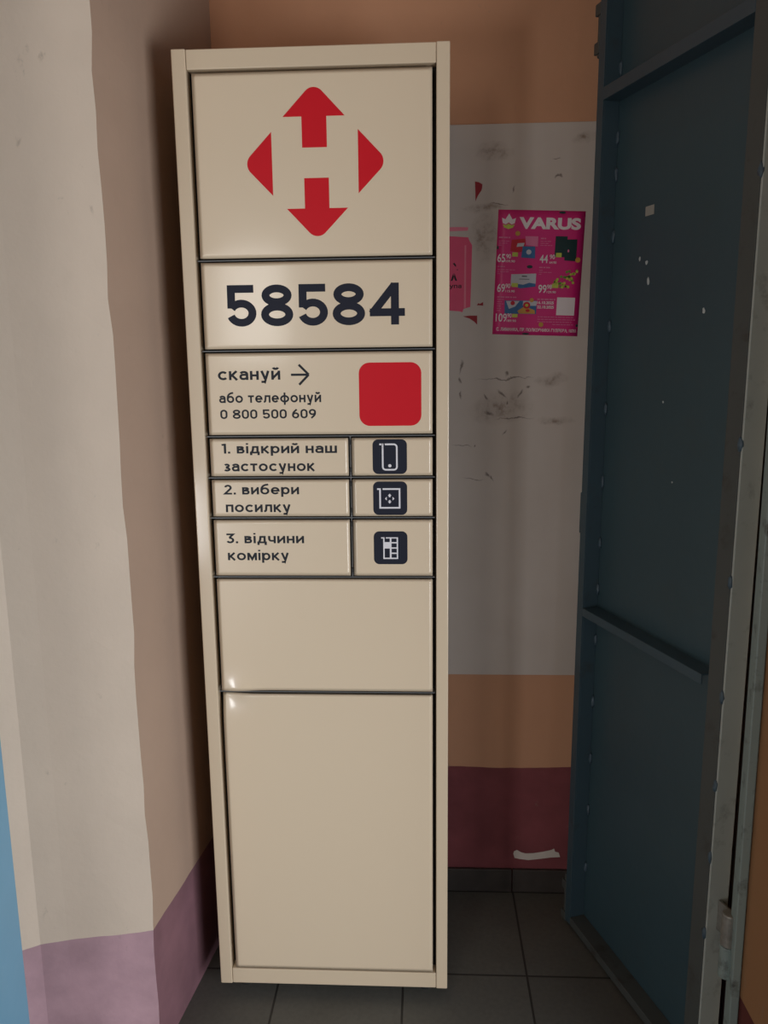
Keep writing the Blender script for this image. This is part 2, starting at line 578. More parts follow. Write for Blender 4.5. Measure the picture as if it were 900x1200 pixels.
def film_text(bm, s, x0, x1, zb, h, w=0.17, gap=0.15, y=0.0, th=0.0003):
    """a line of stroke lettering: small letters h tall, squeezed between x0 and x1"""
    pen = 0.0
    items = []
    for ch in s:
        S, R, adv = glyph(ch, w)
        items.append((pen, S, R))
        pen += adv + gap
    total = pen - gap
    kx = (x1 - x0) / total

    def Q(p, o):
        return (x0 + (p[0] + o) * kx, zb + p[1] * h)
    for o, S, R in items:
        y0, lv = y, 0
        for st in S:
            y = y0 - 0.00004 * lv
            lv += 1
            pts = [st[0]]
            for p in st[1:]:
                if math.hypot(p[0] - pts[-1][0], p[1] - pts[-1][1]) > 1e-4:
                    pts.append(p)
            ribbon(bm, [pts], w / 2, lambda p: Q(p, o), False, y, th)
        for st in R:
            y = y0 - 0.00004 * lv
            lv += 1
            ribbon(bm, [st], w / 2, lambda p: Q(p, o), True, y, th)
        y = y0


def ribbon(bm, lines, hw, Q, closed, y, th):
    for pts in lines:
        n = len(pts)
        left, rightp = [], []
        for i in range(n):
            p = Vector(pts[i])
            if closed:
                a, b = Vector(pts[i - 1]), Vector(pts[(i + 1) % n])
            else:
                a = Vector(pts[i - 1]) if i > 0 else None
                b = Vector(pts[i + 1]) if i < n - 1 else None
            d1 = (p - a).normalized() if a is not None else (b - p).normalized()
            d2 = (b - p).normalized() if b is not None else d1
            t = (d1 + d2)
            t = t.normalized() if t.length > 1e-6 else d1
            nn = Vector((-t.y, t.x))
            c_ = max(0.42, nn.dot(Vector((-d2.y, d2.x))))
            left.append(p + nn * hw / c_)
            rightp.append(p - nn * hw / c_)
        m_ = n if closed else n - 1
        LF = [bm.verts.new((Q(v)[0], y, Q(v)[1])) for v in left]
        RF = [bm.verts.new((Q(v)[0], y, Q(v)[1])) for v in rightp]
        LB = [bm.verts.new((v.co.x, y + th, v.co.z)) for v in LF]
        RB = [bm.verts.new((v.co.x, y + th, v.co.z)) for v in RF]
        for i in range(m_):
            j = (i + 1) % n
            bm.faces.new((RF[i], RF[j], LF[j], LF[i]))
            bm.faces.new((LF[i], LF[j], LB[j], LB[i]))
            bm.faces.new((RF[j], RF[i], RB[i], RB[j]))
        if not closed:
            bm.faces.new((RF[0], LF[0], LB[0], RB[0]))
            bm.faces.new((LF[-1], RF[-1], RB[-1], LB[-1]))


_ref = {}


def ref_height(ch, bold):
    if (ch, bold) not in _ref:
        me = text_polys(ch, bold)
        _ref[(ch, bold)] = (min(v.co.y for v in me.vertices), max(v.co.y for v in me.vertices))
        bpy.data.meshes.remove(me)
    return _ref[(ch, bold)]


def lettering(bm, s, x0, x1, zb, h, ref, bold=0.018, y=0.0, th=0.0003, mapf=None):
    """solid lettering: baseline zb, left x0, right x1; the glyph ref is h tall"""
    me = text_polys(s, bold)
    lo, hi = ref_height(ref, bold)
    mx0 = min(v.co.x for v in me.vertices)
    mx1 = max(v.co.x for v in me.vertices)
    t = bmesh.new()
    t.from_mesh(me)
    bpy.data.meshes.remove(me)
    bmesh.ops.remove_doubles(t, verts=t.verts, dist=1e-5)
    for v in t.verts:
        p = (x0 + (v.co.x - mx0) / (mx1 - mx0) * (x1 - x0), zb + (v.co.y - lo) / (hi - lo) * h)
        if mapf:
            p = mapf(p)
        v.co = Vector((p[0], y, p[1]))
    t.normal_update()
    for f in t.faces:
        f.smooth = False
        if f.normal.y > 0:
            f.normal_flip()
    ret = bmesh.ops.extrude_face_region(t, geom=t.faces[:])
    # keep original face layer in front, push the copy back to give the film thickness
    for g in ret['geom']:
        if isinstance(g, bmesh.types.BMVert):
            g.co.y -= th
    m2 = bpy.data.meshes.new('tmp')
    t.to_mesh(m2)
    t.free()
    bm.from_mesh(m2)
    bpy.data.meshes.remove(m2)


# ------------------------------------------------------------------ the setting
YB = 0.405          # face of the back wall
bm = bmesh.new()
box(bm, -2.1, 3.0, -3.6, 0.55, -0.08, 0.0)
struct('floor', bm, M['floor'])

bm = bmesh.new()
box(bm, -0.40, 1.30, YB, YB + 0.12, 0, 2.75)
struct('wall_back', bm, M['wall_back'])

# left wall of the recess with the pillar face; one mesh, one paint, its shade put into the recess side's colour
prof = [(-0.020, 0.47), (-0.020, 0.405), (-0.084, -0.174), (-0.160, -0.190), (-0.249, -0.209), (-0.300, -0.222), (-0.345, -0.250), (-0.40, -0.30), (-0.62, -0.34), (-0.62, 0.47)]
bm = bmesh.new()
N_ = 44
rings = []
rng = random.Random(4)
for j in range(N_ + 1):
    z = 2.75 * j / N_
    jit = rng.uniform(-0.0022, 0.0022)
    ring = []
    for i, (x, y) in enumerate(prof):
        ring.append(bm.verts.new((x + (jit if i == 2 else 0), y + (jit if i == 2 else 0), z)))
    rings.append(ring)
np_ = len(prof)
for j in range(N_):
    for i in range(np_):
        a, b = rings[j][i], rings[j][(i + 1) % np_]
        c_, d_ = rings[j + 1][(i + 1) % np_], rings[j + 1][i]
        f = bm.faces.new((a, b, c_, d_))
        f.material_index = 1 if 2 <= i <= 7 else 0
        f.smooth = False
bm.faces.new(rings[0][::-1])
bm.faces.new(rings[-1])
bmesh.ops.recalc_face_normals(bm, faces=bm.faces)
for e in bm.edges:
    if len(e.link_faces) == 2 and e.link_faces[0].material_index != e.link_faces[1].material_index:
        e.smooth = False
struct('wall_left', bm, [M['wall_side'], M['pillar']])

# recess side behind the door and hall side wall
bm = bmesh.new()
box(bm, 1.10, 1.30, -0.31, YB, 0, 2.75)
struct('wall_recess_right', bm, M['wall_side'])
bm = bmesh.new()
box(bm, 1.048, 1.30, -0.46, -0.312, 0, 2.75)
box(bm, 1.048, 1.30, -3.45, -2.15, 0, 2.75)
box(bm, 1.048, 1.30, -2.15, -0.46, 2.15, 2.75)
struct('wall_right', bm, M['wall_hall'])
# bare plaster edge seen in the gap behind the hinge
bm = bmesh.new()
box(bm, 1.0645, 1.10, -0.250, -0.205, 0, 2.35, 0.004)
struct('trim_1', bm, M['plaster_edge'])
# hall behind the photographer
bm = bmesh.new()
box(bm, -2.05, -1.90, -3.45, -0.36, 0, 2.75)
struct('wall_hall_left', bm, M['wall_hall'])
bm = bmesh.new()
box(bm, -1.90, -0.62, -0.36, -0.20, 0, 2.75)
struct('wall_hall_front', bm, M['wall_hall'])
bm = bmesh.new()
box(bm, -2.05, -1.33, -3.60, -3.45, 0, 2.75)
box(bm, -1.33, -0.78, -3.60, -3.45, 0.72, 2.75)
box(bm, -1.33, -0.95, -3.60, -3.45, 0.0, 0.18)
box(bm, -0.95, -0.36, -3.60, -3.45, 0.18, 0.72)
box(bm, -0.36, 1.30, -3.60, -3.45, 0, 2.75)
box(bm, -0.78, -0.36, -3.60, -3.45, 0.72, 1.46)
box(bm, -0.95, -0.36, -3.60, -3.45, 0.0, 0.18)
box(bm, -0.78, -0.36, -3.60, -3.45, 2.14, 2.75)
struct('wall_street', bm, M['wall_hall'])
bm = bmesh.new()
for q in ((-0.78, -0.755, 1.46, 2.14), (-0.385, -0.36, 1.46, 2.14), (-0.755, -0.385, 1.46, 1.485), (-0.755, -0.385, 2.115, 2.14)):
    box(bm, q[0], q[1], -3.56, -3.50, q[2], q[3], 0.003)
struct('added_window_1', bm, M['ceiling'])  # made-up frame around the added rear lamp
bm = bmesh.new()
for q in ((-1.33, -1.31, 0.18, 0.72), (-0.97, -0.95, 0.18, 0.72), (-1.31, -0.97, 0.18, 0.20), (-1.31, -0.97, 0.70, 0.72)):
    box(bm, q[0], q[1], -3.56, -3.50, q[2], q[3], 0.003)
struct('added_window_2', bm, M['ceiling'])  # made-up frame around the added low lamp
bm = bmesh.new()
box(bm, -2.1, 1.35, -3.6, 0.55, 2.75, 2.85)
struct('ceiling', bm, M['ceiling'])
# tiled skirting
bm = bmesh.new()
xs = [-0.02, 0.124, 0.4195, 0.715, 1.0105, 1.10]
for a, b in zip(xs[:-1], xs[1:]):
    box(bm, a + 0.0012, b - 0.0012, YB - 0.010, YB, 0.0, 0.067, 0.0015)
struct('baseboard_back', bm, M['baseboard'])
# painted post at the left edge of the doorway
bm = bmesh.new()
box(bm, -0.62, -0.229, -0.72, -0.41, 0.0, 2.45, 0.004)
struct('trim_2', bm, M['blue_post'])
# steel door jamb on the right
bm = bmesh.new()
box(bm, 1.030, 1.046, -0.316, -0.306, 0, 2.4, 0.002)
box(bm, 1.042, 1.048, -0.306, -0.262, 0, 2.4, 0.001)
struct('trim_3', bm, M['jamb'])

# ------------------------------------------------------------------ parcel locker
W, H0, H1 = 0.525, 0.03, 2.03
lk = thing('parcel_locker', 'tall beige parcel locker with red arrow emblem and number 58584, standing by back wall', 'parcel locker', (0, 0, 0))
bm = bmesh.new()
box(bm, 0.004, 0.0055 + 0.001, 0.026, 0.385, H0 + 0.002, H1 - 0.002)
box(bm, W - 0.0065, W - 0.004, 0.026, 0.385, H0 + 0.002, H1 - 0.002)
box(bm, 0.0065, W - 0.0065, 0.382, 0.385, H0 + 0.002, H1 - 0.002)
box(bm, 0.0065, W - 0.0065, 0.026, 0.382, H1 - 0.005, H1 - 0.002)
box(bm, 0.0065, W - 0.0065, 0.026, 0.382, H0 + 0.002, H0 + 0.006)
obj('cabinet', bm, M['beige_frame'], lk)
bm = bmesh.new()
box(bm, 0.008, W - 0.008, 0.030, 0.380, H0 + 0.007, H1 - 0.007)
obj('cell_interior', bm, M['dark_inside'], lk)
bm = bmesh.new()
box(bm, 0.0, 0.0272, 0.0, 0.0295, H0, H1, 0.0022, 3)
obj('side_post', bm, M['beige_frame'], lk)
bm = bmesh.new()
box(bm, 0.4995, W, 0.0, 0.0295, H0, H1, 0.0022, 3)
obj('side_post', bm, M['beige_frame'], lk)
bm = bmesh.new()
box(bm, 0.0279, 0.4988, 0.0012, 0.0295, 1.9935, H1 - 0.001, 0.0018, 3)
obj('top_rail', bm, M['beige_frame'], lk)
bm = bmesh.new()
box(bm, 0.0279, 0.4988, 0.0012, 0.0295, H0 + 0.001, 0.0690, 0.0018, 3)
obj('bottom_rail', bm, M['beige_frame'], lk)
for fx in (0.05, W - 0.05):
    for fy in (0.05, 0.34):
        bm = bmesh.new()
        cyl(bm, (fx, fy, 0.006), (0, 0, 1), 0.019, 0.012, 20, bev=0.002)
        cyl(bm, (fx, fy, 0.022), (0, 0, 1), 0.006, 0.022, 12)
        obj('foot', bm, M['rubber'], lk)

PX0, PX1 = 0.0365, 0.4925
zg = [1.646, 1.4715, 1.3000, 1.2150, 1.1308, 1.0042, 0.7481]       # centre heights of the gaps
G = 0.0034                                                          # half gap
edges = [1.9872] + zg + [0.0715]
# thin steel shelf edges that show inside the gaps
for i, z in enumerate(zg):
    bm = bmesh.new()
    box(bm, 0.030, 0.497, 0.0050, 0.0300, z - 0.0009, z + 0.0009, 0.0003, 1)
    obj('shelf', bm, M['shelf_edge'], lk)
bm = bmesh.new()
box(bm, 0.3237, 0.3259, 0.0080, 0.0300, zg[5] + 0.0013, zg[2] - 0.0013)
obj('divider', bm, M['shelf_edge'], lk)


def sheet_door(x0, x1, z0, z1, dents=()):
    """folded sheet steel door: softly bevelled pan with a faintly bowed face"""
    bm = bmesh.new()
    nx = max(8, int((x1 - x0) / 0.0075))
    nz = max(8, int((z1 - z0) / 0.0075))
    g = [[None] * (nz + 1) for _ in range(nx + 1)]
    r = 0.0016

    def warp(n):
        ts = [0, 0.0007, 0.0016] + []
        return ts
    for i in range(nx + 1):
        for j in range(nz + 1):
            x = x0 + (x1 - x0) * i / nx
            z = z0 + (z1 - z0) * j / nz
            y = 0.0020
            for (cx, cz, rad, amp) in dents:
                d2 = ((x - cx) ** 2 + (z - cz) ** 2) / rad ** 2
                y -= amp * math.exp(-d2)
            g[i][j] = bm.verts.new((x, y, z))
    for i in range(nx):
        for j in range(nz):
            f = bm.faces.new((g[i][j], g[i + 1][j], g[i + 1][j + 1], g[i][j + 1]))
            f.smooth = True
    border = [e for e in bm.edges if len(e.link_faces) == 1]
    # rolled edge and return flange
    for dy, inset in ((0.0005, -0.0006), (0.0009, -0.0004), (0.020, 0.0)):
        ret = bmesh.ops.extrude_edge_only(bm, edges=border)
        vs = [v for v in ret['geom'] if isinstance(v, bmesh.types.BMVert)]
        border = [e for e in ret['geom'] if isinstance(e, bmesh.types.BMEdge)]
        cx, cz = (x0 + x1) / 2, (z0 + z1) / 2
        hx, hz = (x1 - x0) / 2, (z1 - z0) / 2
        for v in vs:
            v.co.y += dy
            ux, uz = (v.co.x - cx) / hx, (v.co.z - cz) / hz
            if abs(ux) > 0.998:
                v.co.x -= math.copysign(inset, ux)
            if abs(uz) > 0.998:
                v.co.z -= math.copysign(inset, uz)
    bmesh.ops.recalc_face_normals(bm, faces=bm.faces)
    me_f = bm.faces
    me_f.ensure_lookup_table()
    if me_f[0].normal.y > 0:
        bmesh.ops.reverse_faces(bm, faces=bm.faces)
    return bm


doors = []
YF = 0.0020 - 0.0002            # where the printed film sits


def add_door(x0, x1, z0, z1, dents=()):
    o = obj('door', sheet_door(x0 + 0.0006, x1 - 0.0006, z0 + 0.0006, z1 - 0.0006, dents), M['beige'], lk)
    return o


D_logo = add_door(PX0, PX1, edges[1] + G, edges[0], [(PX0 - 0.004, edges[1] + 0.002, 0.040, 0.0016)])
D_num = add_door(PX0, PX1, edges[2] + G, edges[1] - G)
D_scan = add_door(PX0, PX1, edges[3] + G, edges[2] - G)
steps = []
for i in range(3):
    a = add_door(PX0, 0.3247 - 0.0030, edges[4 + i] + G, edges[3 + i] - G)
    b = add_door(0.3247 + 0.0030, PX1, edges[4 + i] + G, edges[3 + i] - G)
    steps.append((a, b))
    for zz in (edges[4 + i] + G + 0.012, edges[3 + i] - G - 0.010):
        bm = bmesh.new()
        cyl(bm, (0.3247, 0.0040, zz), (0, 0, 1), 0.0029, 0.008, 12)
        obj('hinge_pin', bm, M['rubber'], lk)
D_mid = add_door(PX0, PX1, edges[7] + G, edges[6] - G, [(PX0 + 0.034, edges[7] - 0.005, 0.036, 0.0066)])
D_big = add_door(PX0, PX1, edges[8], edges[7] - G, [(PX0 + 0.010, edges[7] - 0.001, 0.040, -0.0080)])

# emblem: four red arrows
bm = bmesh.new()


def arc(c, r, a0, a1, n=8):
    return [(c[0] + r * math.cos(math.radians(a0 + (a1 - a0) * i / n)), c[1] + r * math.sin(math.radians(a0 + (a1 - a0) * i / n))) for i in range(n + 1)]


LC = (0.2680, 1.8230)
up = [(-0.0600, 0.083), (-0.0240, 0.083), (-0.0240, 0.0275), (0.0235, 0.0275), (0.0235, 0.083), (0.0585, 0.083)] + arc((0, 0.113), 0.0215, 44, 136)
plate(bm, [(LC[0] + x, LC[1] + z) for x, z in up], YF, 0.0003)
dn = [(-x, -z) for x, z in up]
plate(bm, [(LC[0] + 0.0018 + x, LC[1] + z) for x, z in dn], YF, 0.0003)
side = [(0.0828, 0.0585), (0.0828, -0.0570)] + arc((0.1095, 0.0005), 0.0215, -46, 46)
plate(bm, [(LC[0] + x, LC[1] + z) for x, z in side], YF, 0.0003)
plate(bm, [(LC[0] - x, LC[1] - z) for x, z in side], YF, 0.0003)
e = obj('emblem', bm, M['red'], D_logo)
e['label'] = 'red emblem of four arrows'

bm = bmesh.new()
film_text(bm, '58584', 0.0840, 0.4380, 1.5190, 0.0800 / 1.34, 0.250, 0.150, YF)
e = obj('number_lettering', bm, M['navy'], D_num)
e['label'] = 'large navy number 58584'

for s_, x0, x1, zb, h in (('скануй', 0.0605, 0.1870, 1.4142, 0.0178), ('або телефонуй', 0.0608, 0.2683, 1.3686, 0.0148), ('0 800 500 609', 0.0617, 0.2572, 1.3364, 0.0186 / 1.34)):
    bm = bmesh.new()
    film_text(bm, s_, x0, x1, zb, h, 0.238, 0.16, YF)
    obj('lettering', bm, M['ink'], D_scan)
bm = bmesh.new()
# arrow
ax0, ax1, az, aw = 0.2087, 0.2445, 1.4235, 0.0023
plate(bm, rect(ax0, ax1 - 0.003, az - aw, az + aw), YF, 0.0003)
for sg in (1, -1):
    tip, tail = (ax1, az), (0.2248, az + sg * 0.0198)
    dx, dz = tip[0] - tail[0], tip[1] - tail[1]
    L_ = math.hypot(dx, dz)
    nx_, nz_ = -dz / L_ * aw, dx / L_ * aw
    plate(bm, [(tail[0] + nx_, tail[1] + nz_), (tip[0] + nx_, tip[1] + nz_), (tip[0] - nx_, tip[1] - nz_), (tail[0] - nx_, tail[1] - nz_)], YF - 0.00005 * (2 + sg), 0.0003)
obj('arrow', bm, M['ink'], D_scan)
bm = bmesh.new()
plate(bm, rounded(0.3450, 0.4698, 1.3200, 1.4458, 0.0215), YF, 0.0003)
e = obj('badge', bm, M['red'], D_scan)
e['label'] = 'red rounded square badge'

texts = [[('1. відкрий наш', 0.0612, 0.2980, 1.2658, 0.0150), ('застосунок', 0.0630, 0.2515, 1.2290, 0.0160)],
         [('2. вибери', 0.0620, 0.2178, 1.1808, 0.0152), ('посилку', 0.0640, 0.1992, 1.1437, 0.0160)],
         [('3. відчини', 0.0615, 0.2252, 1.0776, 0.0155), ('комірку', 0.0635, 0.1922, 1.0411, 0.0160)]]
for (a, b), lines in zip(steps, texts):
    for (s_, x0, x1, zb, h) in lines:
        bm = bmesh.new()
        film_text(bm, s_, x0, x1, zb, h, 0.238, 0.16, YF)
        obj('lettering', bm, M['ink'], a)

iconz = [(1.2220, 1.2928), (1.1370, 1.2066), (1.0328, 1.1026)]
YI = YF - 0.0003
for n_, ((a, b), (z0, z1)) in enumerate(zip(steps, iconz)):
    bm = bmesh.new()
    x0, x1 = 0.3704, 0.4402
    plate(bm, rounded(x0, x1, z0, z1, 0.0115), YF, 0.0003)
    ic = obj('icon_tile', bm, M['navy'], b)
    bm = bmesh.new()
    w = (x1 - x0)

    def P(u, v):
        return (x0 + u * w, z1 - v * (z1 - z0))

    def bar(u0, u1, v0, v1):
        p, q = P(u0, v1), P(u1, v0)
        plate(bm, rect(p[0], q[0], p[1], q[1]), YI, 0.0003)
    t_ = 0.048
    if n_ == 0:
        # phone outline as a band of short pieces
        out, inn = [], []
        pr = rounded(0.27, 0.73, 0.12, 0.90, 0.11, 6)
        pi = rounded(0.27 + t_, 0.73 - t_, 0.12 + t_, 0.90 - t_, 0.065, 6)
        for i in range(len(pr)):
            j = (i + 1) % len(pr)
            quad = [pr[i], pr[j], pi[j], pi[i]]
            mx = sum(p[0] for p in quad) / 4
            mz = sum(p[1] for p in quad) / 4
            if mx < 0.36 and mz < 0.30:
                continue
            if abs(pr[i][0] - 0.27) < 1e-3 and abs(pr[j][0] - 0.27) < 1e-3:
                pass
            plate(bm, [P(*p) for p in quad], YI, 0.0003)
        bar(0.20, 0.29, 0.12, 0.12 + t_)
        bar(0.27, 0.27 + t_, 0.12, 0.24)
        plate(bm, circle(*P(0.5, 0.76), 0.0033), YI, 0.0003)
    elif n_ == 1:
        bar(0.18, 0.80, 0.76, 0.76 + t_)
        bar(0.18, 0.18 + t_, 0.20, 0.76)
        bar(0.80 - t_, 0.80, 0.20 + t_, 0.76)
        bar(0.28, 0.80, 0.20, 0.20 + t_)
        bar(0.12, 0.18, 0.20, 0.20 + t_)
        for ang in range(4):
            ca, sa = math.cos(ang * math.pi / 2), math.sin(ang * math.pi / 2)
            if ang % 2 == 0:
                q = [(-0.055, 0.085), (0.055, 0.085), (0, 0.15)] if ang == 0 else [(-0.055, 0.085), (0.055, 0.085), (0, 0.15)]
                sgn = 1 if ang == 0 else -1
                plate(bm, [P(0.485 + x, 0.51 - sgn * z) for x, z in q], YI, 0.0003)
                plate(bm, [P(0.485 + x, 0.51 - sgn * z) for x, z in rect(-0.025, 0.025, 0.045, 0.085)], YI, 0.0003)
            else:
                sgn = 1 if ang == 1 else -1
                plate(bm, [P(0.485 + sgn * x, 0.51 + z) for x, z in [(0.085, -0.055), (0.14, 0), (0.085, 0.055)]], YI, 0.0003)
    else:
        bar(0.28, 0.32, 0.18, 0.84)
        bar(0.68, 0.72, 0.18, 0.84)
        bar(0.36, 0.68, 0.18, 0.215)
        bar(0.22, 0.28, 0.18, 0.215)
        bar(0.32, 0.68, 0.80, 0.84)
        bar(0.475, 0.525, 0.215, 0.80)
        for v in (0.325, 0.485, 0.645):
            bar(0.525, 0.68, v, v + 0.04)
        bar(0.32, 0.475, 0.325, 0.52)
    obj('icon', bm, M['pale'], ic)

# ------------------------------------------------------------------ notice board on the back wall
nb = bmesh.new()
box(nb, 0.30, 0.965, YB - 0.0055, YB - 0.0007, 0.633, 1.991, 0.0008)
tag(obj('notice_board', nb, M['board']), 'large stained white hardboard sheet fixed to the peach back wall', 'notice board')
YN = YB - 0.0055

# ------------------------------------------------------------------ flyer (A4)
fl = thing('flyer', 'magenta supermarket flyer with prices and white VARUS title, stuck on the white board', 'flyer', (0.7505, YN - 0.0006, 1.6515), 0.0)
FW, FH = 0.2055, 0.2895
fl.rotation_euler = (0, math.radians(2.2), 0)


def U(p):
    """print coordinates (0..1 from the top left) to the sheet"""
    return ((p[0] - 0.5) * FW, (0.5 - p[1]) * FH)


SH = 0.02


def FR(x0, x1, y0, y1):
    return [U(q) for q in rect(x0, x1, y0, y1)]


bm = bmesh.new()
nx, nz = 10, 14
gv = [[bm.verts.new(((i / nx - 0.5) * FW + 0.0, -0.0006 * math.sin(i * 1.3) * math.sin(j * 0.9) * 0.4, (j / nz - 0.5) * FH)) for j in range(nz + 1)] for i in range(nx + 1)]
for i in range(nx):
    for j in range(nz):
        bm.faces.new((gv[i][j], gv[i + 1][j], gv[i + 1][j + 1], gv[i][j + 1])).smooth = True
ex = bmesh.ops.extrude_face_region(bm, geom=bm.faces[:])
for q in ex['geom']:
    if isinstance(q, bmesh.types.BMVert):
        q.co.y += 0.0005
bmesh.ops.recalc_face_normals(bm, faces=bm.faces)
obj('sheet', bm, M['magenta'], fl)
YP = -0.0009
TH = 0.0002


def ftext(bm, s, x0, x1, v_base, h, ref='0', bold=0.02):
    a, b = U((x0, v_base)), U((x1, v_base))
    lettering(bm, s, a[0], b[0], a[1], h * FH, ref, bold, YP, 0.0001)


bm = bmesh.new()
ftext(bm, 'VARUS', 0.245, 0.955, 0.148, 0.092, 'V', 0.05)
obj('title_lettering', bm, M['print_white'], fl)
bm = bmesh.new()
crown = [(0.045, 0.065), (0.085, 0.075), (0.125, 0.030), (0.165, 0.075), (0.205, 0.065), (0.195, 0.105), (0.160, 0.115), (0.125, 0.100), (0.09, 0.115), (0.055, 0.105)]
plate(bm, [U(q) for q in crown], YP, TH)
em = obj('leaf_emblem', bm, M['print_white'], fl)
bm = bmesh.new()
plate(bm, [U(q) for q in [(0.058, 0.115), (0.092, 0.122), (0.125, 0.110), (0.158, 0.122), (0.195, 0.115), (0.175, 0.14), (0.125, 0.152), (0.075, 0.14)]], YP, TH)
obj('leaf_emblem', bm, M['print_lime'], fl)

prices = [('65', 0.015, 0.105, 0.415, '90', 0.115, 0.170, 0.385, 0.105, 0.220, 0.415, '109.90'),
          ('44', 0.505, 0.600, 0.415, '90', 0.620, 0.680, 0.382, 0.620, 0.700, 0.418, '64.90'),
          ('69', 0.030, 0.120, 0.655, '90', 0.125, 0.180, 0.622, 0.125, 0.235, 0.655, '115.90'),
          ('99', 0.510, 0.605, 0.655, '98', 0.610, 0.665, 0.622, 0.610, 0.715, 0.655, '129.90'),
          ('109', 0.030, 0.160, 0.895, '90', 0.165, 0.215, 0.862, 0.160, 0.270, 0.895, '189.90')]
for big, a, b, v, sup, c0, c1, v1, d0, d1_, v2, old in prices:
    bm = bmesh.new()
    ftext(bm, big, a, b, v, 0.066, '0', 0.012)
    ftext(bm, sup, c0, c1, v1, 0.036, '0', 0.012)
    ftext(bm, old, d0, d1_, v2, 0.018, '0', 0.012)
    obj('price_lettering', bm, M['print_white'], fl)
bm = bmesh.new()
ftext(bm, '16.10.2025', 0.505, 0.700, 0.745, 0.024, '0', 0.03)
obj('date_lettering', bm, M['print_white'], fl)
bm = bmesh.new()
ftext(bm, '22.10.2025', 0.508, 0.703, 0.780, 0.024, '0', 0.03)
obj('date_lettering', bm, M['print_white'], fl)
bm = bmesh.new()
ftext(bm, 'С. ЛИМАНКА, ПР. ПОЛКОВНИКА ГУЛЯЄВА, 107/1', 0.045, 0.975, 0.970, 0.027, 'Л', 0.02)
obj('address_lettering', bm, M['print_white'], fl)
# unreadably small print
rng = random.Random(2)


def small_lines(x0, y0, widths, dy=0.016, h=0.005):
    bm = bmesh.new()
    y = y0
    for wd in widths:
        x = x0
        while x < x0 + wd - 0.012:
            ww = min(rng.uniform(0.018, 0.05), x0 + wd - x)
            plate(bm, FR(x, x + ww, y, y + h), YP, TH)
            x += ww + 0.008
        y += dy
    obj('small_print', bm, M['print_pinkish'], fl)


small_lines(0.02, 0.213, [0.14], h=0.011)
small_lines(0.02, 0.245, [0.13, 0.10, 0.04])
small_lines(0.505, 0.215, [0.06], h=0.011)
small_lines(0.505, 0.240, [0.13, 0.09, 0.14])
small_lines(0.025, 0.445, [0.08], h=0.010)
small_lines(0.025, 0.472, [0.20, 0.14, 0.03])
small_lines(0.505, 0.445, [0.14], h=0.010)
small_lines(0.505, 0.470, [0.06, 0.16, 0.03])
small_lines(0.035, 0.690, [0.24], h=0.010)
small_lines(0.035, 0.712, [0.10, 0.06, 0.08, 0.06, 0.05, 0.04], dy=0.018)
small_lines(0.505, 0.700, [0.21], h=0.012)
small_lines(0.52, 0.845, [0.42, 0.44, 0.40], dy=0.020, h=0.006)
small_lines(0.70, 0.905, [0.24], dy=0.020, h=0.006)


def pic(name, shapes):
    """printed picture: a root print and its inner prints as sub-parts"""
    root = None
    for i, (mat, pl) in enumerate(shapes):
        bm = bmesh.new()
        for pts in pl:
            plate(bm, [U(q) for q in pts], YP - 0.0001 * i, TH)
        o = obj(name if root is None else 'printed_detail', bm, M[mat], fl if root is None else root)
        root = root or o


pic('product_picture', [('print_red', [[(0.17, 0.235), (0.325, 0.225), (0.335, 0.325), (0.25, 0.335), (0.16, 0.325)]]),
                        ('print_pinkish', [[(0.325, 0.205), (0.475, 0.205), (0.475, 0.285), (0.34, 0.275)]]),
                        ('print_blue', [[(0.30, 0.285), (0.445, 0.285), (0.45, 0.380), (0.29, 0.375)]]),
                        ('print_grey', [[(0.24, 0.262), (0.32, 0.258), (0.31, 0.285), (0.23, 0.292)], circle(0.375, 0.33, 0.030, 14, 0.020)])])
pic('product_picture', [('print_darkgreen', [rect(0.675, 0.812, 0.200, 0.365)]), ('print_darkgreen', [[(0.78, 0.225), (0.925, 0.222), (0.925, 0.395), (0.79, 0.390)]]),
                        ('print_pinkish', [circle(0.83, 0.315, 0.010, 10, 0.012)])])
pic('product_picture', [('print_grey', [[(0.185, 0.510), (0.475, 0.500), (0.475, 0.600), (0.185, 0.600)]]),
                        ('print_blue', [[(0.20, 0.600), (0.25, 0.585), (0.33, 0.592), (0.40, 0.575), (0.475, 0.582), (0.475, 0.605), (0.30, 0.622)]]),
                        ('print_black', [rect(0.31, 0.37, 0.520, 0.528), rect(0.28, 0.40, 0.545, 0.549)])])
gr = []
rng = random.Random(7)
for i in range(46):
    t = rng.random()
    cx = 0.68 + 0.27 * t
    spread = 0.020 + 0.05 * math.sin(math.pi * min(1, t * 0.9))
    cy = 0.590 - 0.085 * t + rng.uniform(-spread, spread)
    gr.append(circle(cx, cy, 0.015, 10, 0.011))
pic('grape_picture', [('print_green', gr[:23]), ('print_lime', gr[23:])])
pic('product_picture', [('print_blue', [[(0.125, 0.722), (0.50, 0.718), (0.50, 0.828), (0.13, 0.828)]]),
                        ('print_grey', [[(0.14, 0.726), (0.30, 0.724), (0.25, 0.77), (0.18, 0.79)], rect(0.34, 0.50, 0.722, 0.76)]),
                        ('print_yellow', [[(0.28, 0.805), (0.36, 0.765), (0.48, 0.795), (0.49, 0.825), (0.30, 0.826)]]),
                        ('print_red', [circle(0.385, 0.757, 0.042, 16, 0.028), circle(0.22, 0.742, 0.026, 12, 0.018), circle(0.40, 0.800, 0.025, 12, 0.012)]),
                        ('print_lime', [circle(0.385, 0.757, 0.018, 12, 0.012)])])
